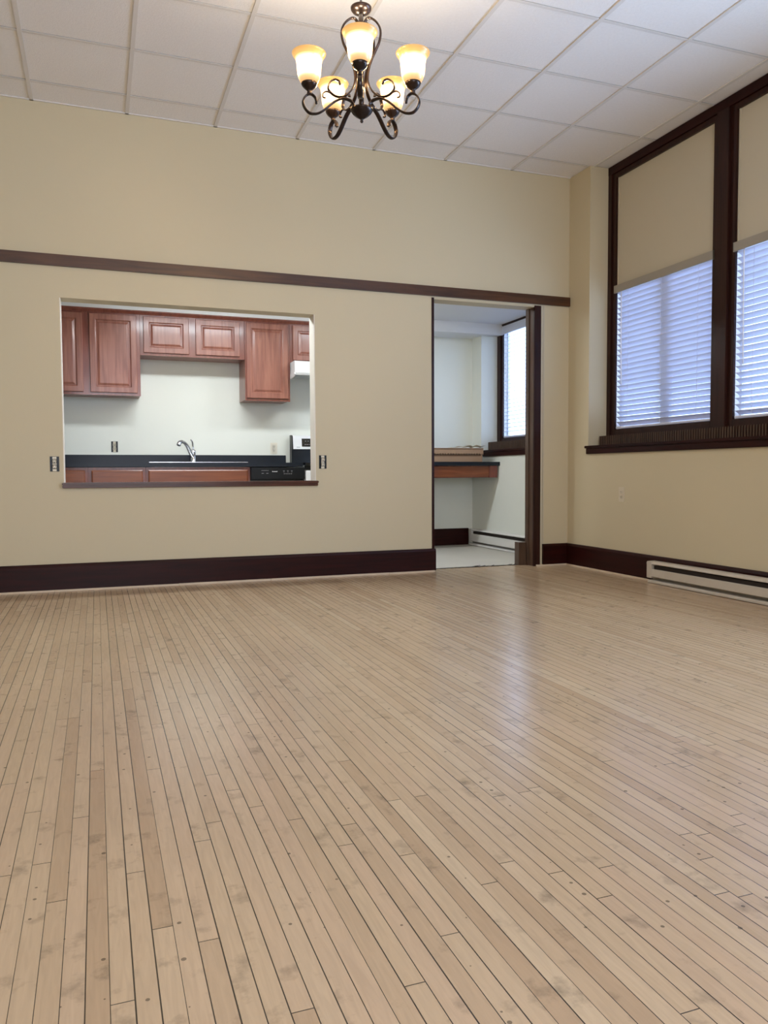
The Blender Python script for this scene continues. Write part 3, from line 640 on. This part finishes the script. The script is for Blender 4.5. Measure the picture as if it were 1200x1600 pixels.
# nook counter
nk = thing('wall_desk', 'short dark counter on a cherry apron in the kitchen corner by the window', 'counter', (3.4, KFY, 0.75))
b = BM(); bx(b, 2.75, KR, 7.300, KFY, 0.882, 0.922, 0.003); obj('slab', b, 'counter', nk)
b = BM(); bx(b, 2.75, 3.90, 7.335, 7.354, 0.757, 0.882); bx(b, 2.75, 2.77, 7.354, KFY, 0.0, 0.882); bx(b, 3.88, 3.90, 7.354, KFY, 0.757, 0.882); obj('apron', b, 'cherryd', nk)
b = BM(); bx(b, 2.79, 3.865, 7.322, 7.335, 0.765, 0.872, 0.003); obj('apron_panel', b, 'cherryx', nk)
b = BM(); bx(b, 3.868, KR - 0.02, 7.322, 7.345, 0.757, 0.882, 0.002); obj('end_stile', b, 'cherryd', nk)
# cardboard box
cb = thing('cardboard_box', 'brown cardboard box with serrated flap on the corner counter', 'box', (3.4, 7.6, 0.922))
BX0, BX1 = 2.98, 3.812
b = BM(); bx(b, BX0, BX1, 7.37, 7.86, 0.922, 1.052, 0.002); obj('box_body', b, 'card', cb)
b = BM(); pts = [(BX0 - 0.004, 1.066), (BX1 + 0.006, 1.066)]; low = []; x = BX1 + 0.006
k = 0
while x > BX0: low.append((x, 0.996 + (0.020 if k % 2 else 0.0))); x -= 0.015; k += 1
prof = pts + low
a = [b.verts.new((q[0], 7.366, q[1])) for q in prof]; c = [b.verts.new((q[0], 7.360, q[1])) for q in prof]
b.faces.new(a); b.faces.new(c[::-1])
for k in range(len(prof)): b.faces.new((a[k], a[(k + 1) % len(prof)], c[(k + 1) % len(prof)], c[k]))
bmesh.ops.triangulate(b, faces=[f for f in b.faces if len(f.verts) > 4])
obj('serrated_flap', b, 'card', cb)
b = BM(); bx(b, BX0 - 0.003, BX1 + 0.003, 7.360, 7.865, 1.052, 1.060, 0.001); bx(b, BX0, BX1 - 0.02, 7.3665, 7.370, 0.984, 1.024); obj('lid_and_flap_shadow', b, 'cardd', cb)  # thin front strip puts the shadow under the flap teeth into dark colour
# crumpled paper on the box
b = BM(); nx, ny = 22, 12; V = {}
for i in range(nx + 1):
    for j in range(ny + 1):
        x = 3.52 + 0.34 * i / nx; y = 7.38 + 0.30 * j / ny
        ed = min(1.0, 2.2 * i / nx)
        z = 1.067 + 0.004 + ed * (0.012 * abs(math.sin(9.0 * x + 5 * y)) + 0.013 * abs(math.sin(31 * x - 13 * y)) + 0.006 * random.random())
        V[i, j] = b.verts.new((x, y, z))
for i in range(nx):
    for j in range(ny): b.faces.new((V[i, j], V[i + 1, j], V[i + 1, j + 1], V[i, j + 1]))
bmesh.ops.solidify(b, geom=b.faces[:], thickness=0.0015)
o = obj('crumpled_paper', b, 'paper'); o['label'] = 'crumpled tan packing paper lying on top of the cardboard box'; o['category'] = 'paper'

# kitchen ceiling lamp, then the unseen one added for the nook
for lb, xc, hw in (('white fluorescent ceiling lamp in the kitchen before the sink', 0.95, 0.61), ('added unseen ceiling lamp that lights the kitchen nook', 2.45, 0.33)):
    t = thing('ceiling_lamp', lb, 'ceiling lamp', (xc, KLY, KZ))
    b = BM(); bx(b, xc - hw, xc + hw, KLY - 0.11, KLY + 0.11, KZ - 0.03, KZ, 0.003); obj('housing', b, 'white', t)
    b = BM(); bx(b, xc - hw + 0.02, xc + hw - 0.02, KLY - 0.09, KLY + 0.09, KZ - 0.07, KZ - 0.03, 0.012); obj('diffuser', b, 'tube', t)

# ------------------------------------------------------------------ chandelier
CXc, CYc = 1.091, 3.221
ch = thing('chandelier', 'bronze five-arm chandelier with lit amber glass bell shades hanging from the ceiling', 'chandelier', (CXc, CYc, H))
low = [(0.020, 2.345), (0.0328, 2.3566), (0.0384, 2.3735), (0.0517, 2.3857), (0.082, 2.3892), (0.1085, 2.3778), (0.1311, 2.3607), (0.1574, 2.3362), (0.1836, 2.317), (0.2059, 2.3094), (0.228, 2.311), (0.2463, 2.3276), (0.2542, 2.3507), (0.246, 2.3725), (0.2312, 2.385), (0.2164, 2.3871), (0.2018, 2.3753), (0.1971, 2.3551)]
up = [(0.0100, 2.7030), (0.0179, 2.7151), (0.0274, 2.724), (0.0426, 2.7242), (0.0653, 2.7071), (0.0824, 2.6799), (0.0863, 2.6515), (0.079, 2.6179), (0.062, 2.5854), (0.045, 2.553), (0.034, 2.522), (0.0285, 2.490), (0.0300, 2.4640), (0.0401, 2.4366), (0.0592, 2.4128), (0.082, 2.3973), (0.1084, 2.3936), (0.1309, 2.4026), (0.1457, 2.4214), (0.1381, 2.4469), (0.1193, 2.4618), (0.1005, 2.4594), (0.0938, 2.4446)]
sec = [(0.1320, 2.4040), (0.1533, 2.4082), (0.1682, 2.3973), (0.1683, 2.3834), (0.1572, 2.3808)]
toward = Vector((-math.sin(YAW), -math.cos(YAW), 0))
def ring_dir(deg):
    return Matrix.Rotation(math.radians(deg), 3, 'Z') @ toward
for k in range(5):
    d = ring_dir(72 * k); s = Vector((-d.y, d.x, 0)); c0 = Vector((CXc, CYc, 0))
    pt = lambda L: [c0 + d * r + Vector((0, 0, z)) for r, z in L]
    b = BM(); tube(b, pt(low), (0.0050, 0.0040), 10, r2=0.0110, side=s)
    tip = c0 + d * low[-1][0] + Vector((0, 0, low[-1][1])); bmesh.ops.create_uvsphere(b, u_segments=10, v_segments=6, radius=0.0055, matrix=Matrix.Translation(tip))
    arm = obj('arm', b, 'bronze', ch, True)
    b = BM(); tube(b, pt(up), (0.0048, 0.0034), 10, r2=0.0085, side=s); tube(b, pt(sec), (0.0030, 0.0024), 8, r2=0.0055, side=s)
    obj('scroll', b, 'bronze', ch, True)
    b = BM(); q = c0 + d * 0.2265
    lathe(b, q.x, q.y, [(0.0, 2.384), (0.009, 2.386), (0.010, 2.392), (0.0085, 2.398), (0.0135, 2.404), (0.024, 2.413), (0.0305, 2.421), (0.0335, 2.428), (0.0325, 2.431), (0.028, 2.428), (0.0, 2.424)], 28)
    obj('cup', b, 'bronze', ch, True)
    b = BM(); z0 = 2.4255
    pr = [(0.022, 0.002), (0.030, 0.004), (0.0375, 0.012), (0.0435, 0.024), (0.0478, 0.038), (0.0498, 0.054), (0.0510, 0.070), (0.0525, 0.086), (0.0550, 0.098), (0.0595, 0.108), (0.0655, 0.116), (0.0695, 0.121), (0.0708, 0.125)]
    inn = [(r - 0.0035, z + 0.001) for r, z in pr[::-1]]
    lathe(b, q.x, q.y, [(r, z0 + z) for r, z in pr + inn], 40)
    shade = obj('shade', b, 'shade', ch, True)
    b = BM(); lathe(b, q.x, q.y, [(0.0, z0 + 0.002), (0.012, z0 + 0.002), (0.012, z0 + 0.030)], 16); sub('socket', b, 'ivory', shade, True)
    b = BM(); bmesh.ops.create_uvsphere(b, u_segments=16, v_segments=10, radius=0.016, matrix=Matrix.Translation((q.x, q.y, z0 + 0.045)) @ Matrix.Diagonal((1, 1, 1.3, 1))); bo = sub('bulb', b, 'bulb', shade, True)
    bo.visible_shadow = True
    l = bpy.data.lights.new('bulb_light', 'POINT'); l.energy = 21.0; l.color = (1.0, 0.83, 0.60); l.shadow_soft_size = 0.022
    lo = bpy.data.objects.new('bulb_light', l); COL.objects.link(lo); lo.location = (q.x, q.y, z0 + 0.070)
b = BM(); lathe(b, CXc, CYc, [(0.0, 2.299), (0.004, 2.300), (0.007, 2.305), (0.005, 2.311), (0.009, 2.316), (0.016, 2.320), (0.028, 2.328), (0.040, 2.339), (0.047, 2.350), (0.0485, 2.356), (0.046, 2.357), (0.02, 2.350), (0.0, 2.349)], 36); obj('finial', b, 'bronze', ch, True)
b = BM(); lathe(b, CXc, CYc, [(0.0, 2.347), (0.010, 2.348), (0.010, 2.44), (0.013, 2.445), (0.013, 2.455), (0.010, 2.46), (0.010, 2.56), (0.016, 2.575), (0.010, 2.59), (0.0085, 2.69), (0.014, 2.70), (0.018, 2.708), (0.010, 2.716), (0.009, 2.75), (0.0, 2.752)], 24); obj('column', b, 'bronze', ch, True)
b = BM(); lathe(b, CXc, CYc, [(0.0, 2.744), (0.012, 2.745), (0.022, 2.749), (0.036, 2.757), (0.043, 2.766), (0.0445, 2.774), (0.040, 2.777), (0.030, 2.772), (0.018, 2.775), (0.012, 2.782), (0.008, 2.795), (0.0, 2.797)], 36); obj('top_bowl', b, 'bronze', ch, True)
b = BM(); z = 2.795; k = 0
while z < H - 0.04:
    pts = []
    for q in range(13):
        a = 2 * math.pi * q / 12; o2 = 0.010 * math.cos(a); zz = z + 0.018 + 0.018 * math.sin(a)
        pts.append((CXc + (o2 if k % 2 else 0), CYc + (0 if k % 2 else o2), zz))
    tube(b, pts, 0.0022, 6, smooth=2); z += 0.030; k += 1
obj('chain', b, 'bronze', ch, True)
b = BM(); lathe(b, CXc, CYc, [(0.0, H - 0.045), (0.010, H - 0.044), (0.014, H - 0.034), (0.045, H - 0.026), (0.062, H - 0.012), (0.065, H - 0.004), (0.0, H - 0.004)], 36); obj('canopy', b, 'bronze', ch, True)

for o in bpy.data.objects:
    if 'base' in o.keys(): del o['base']
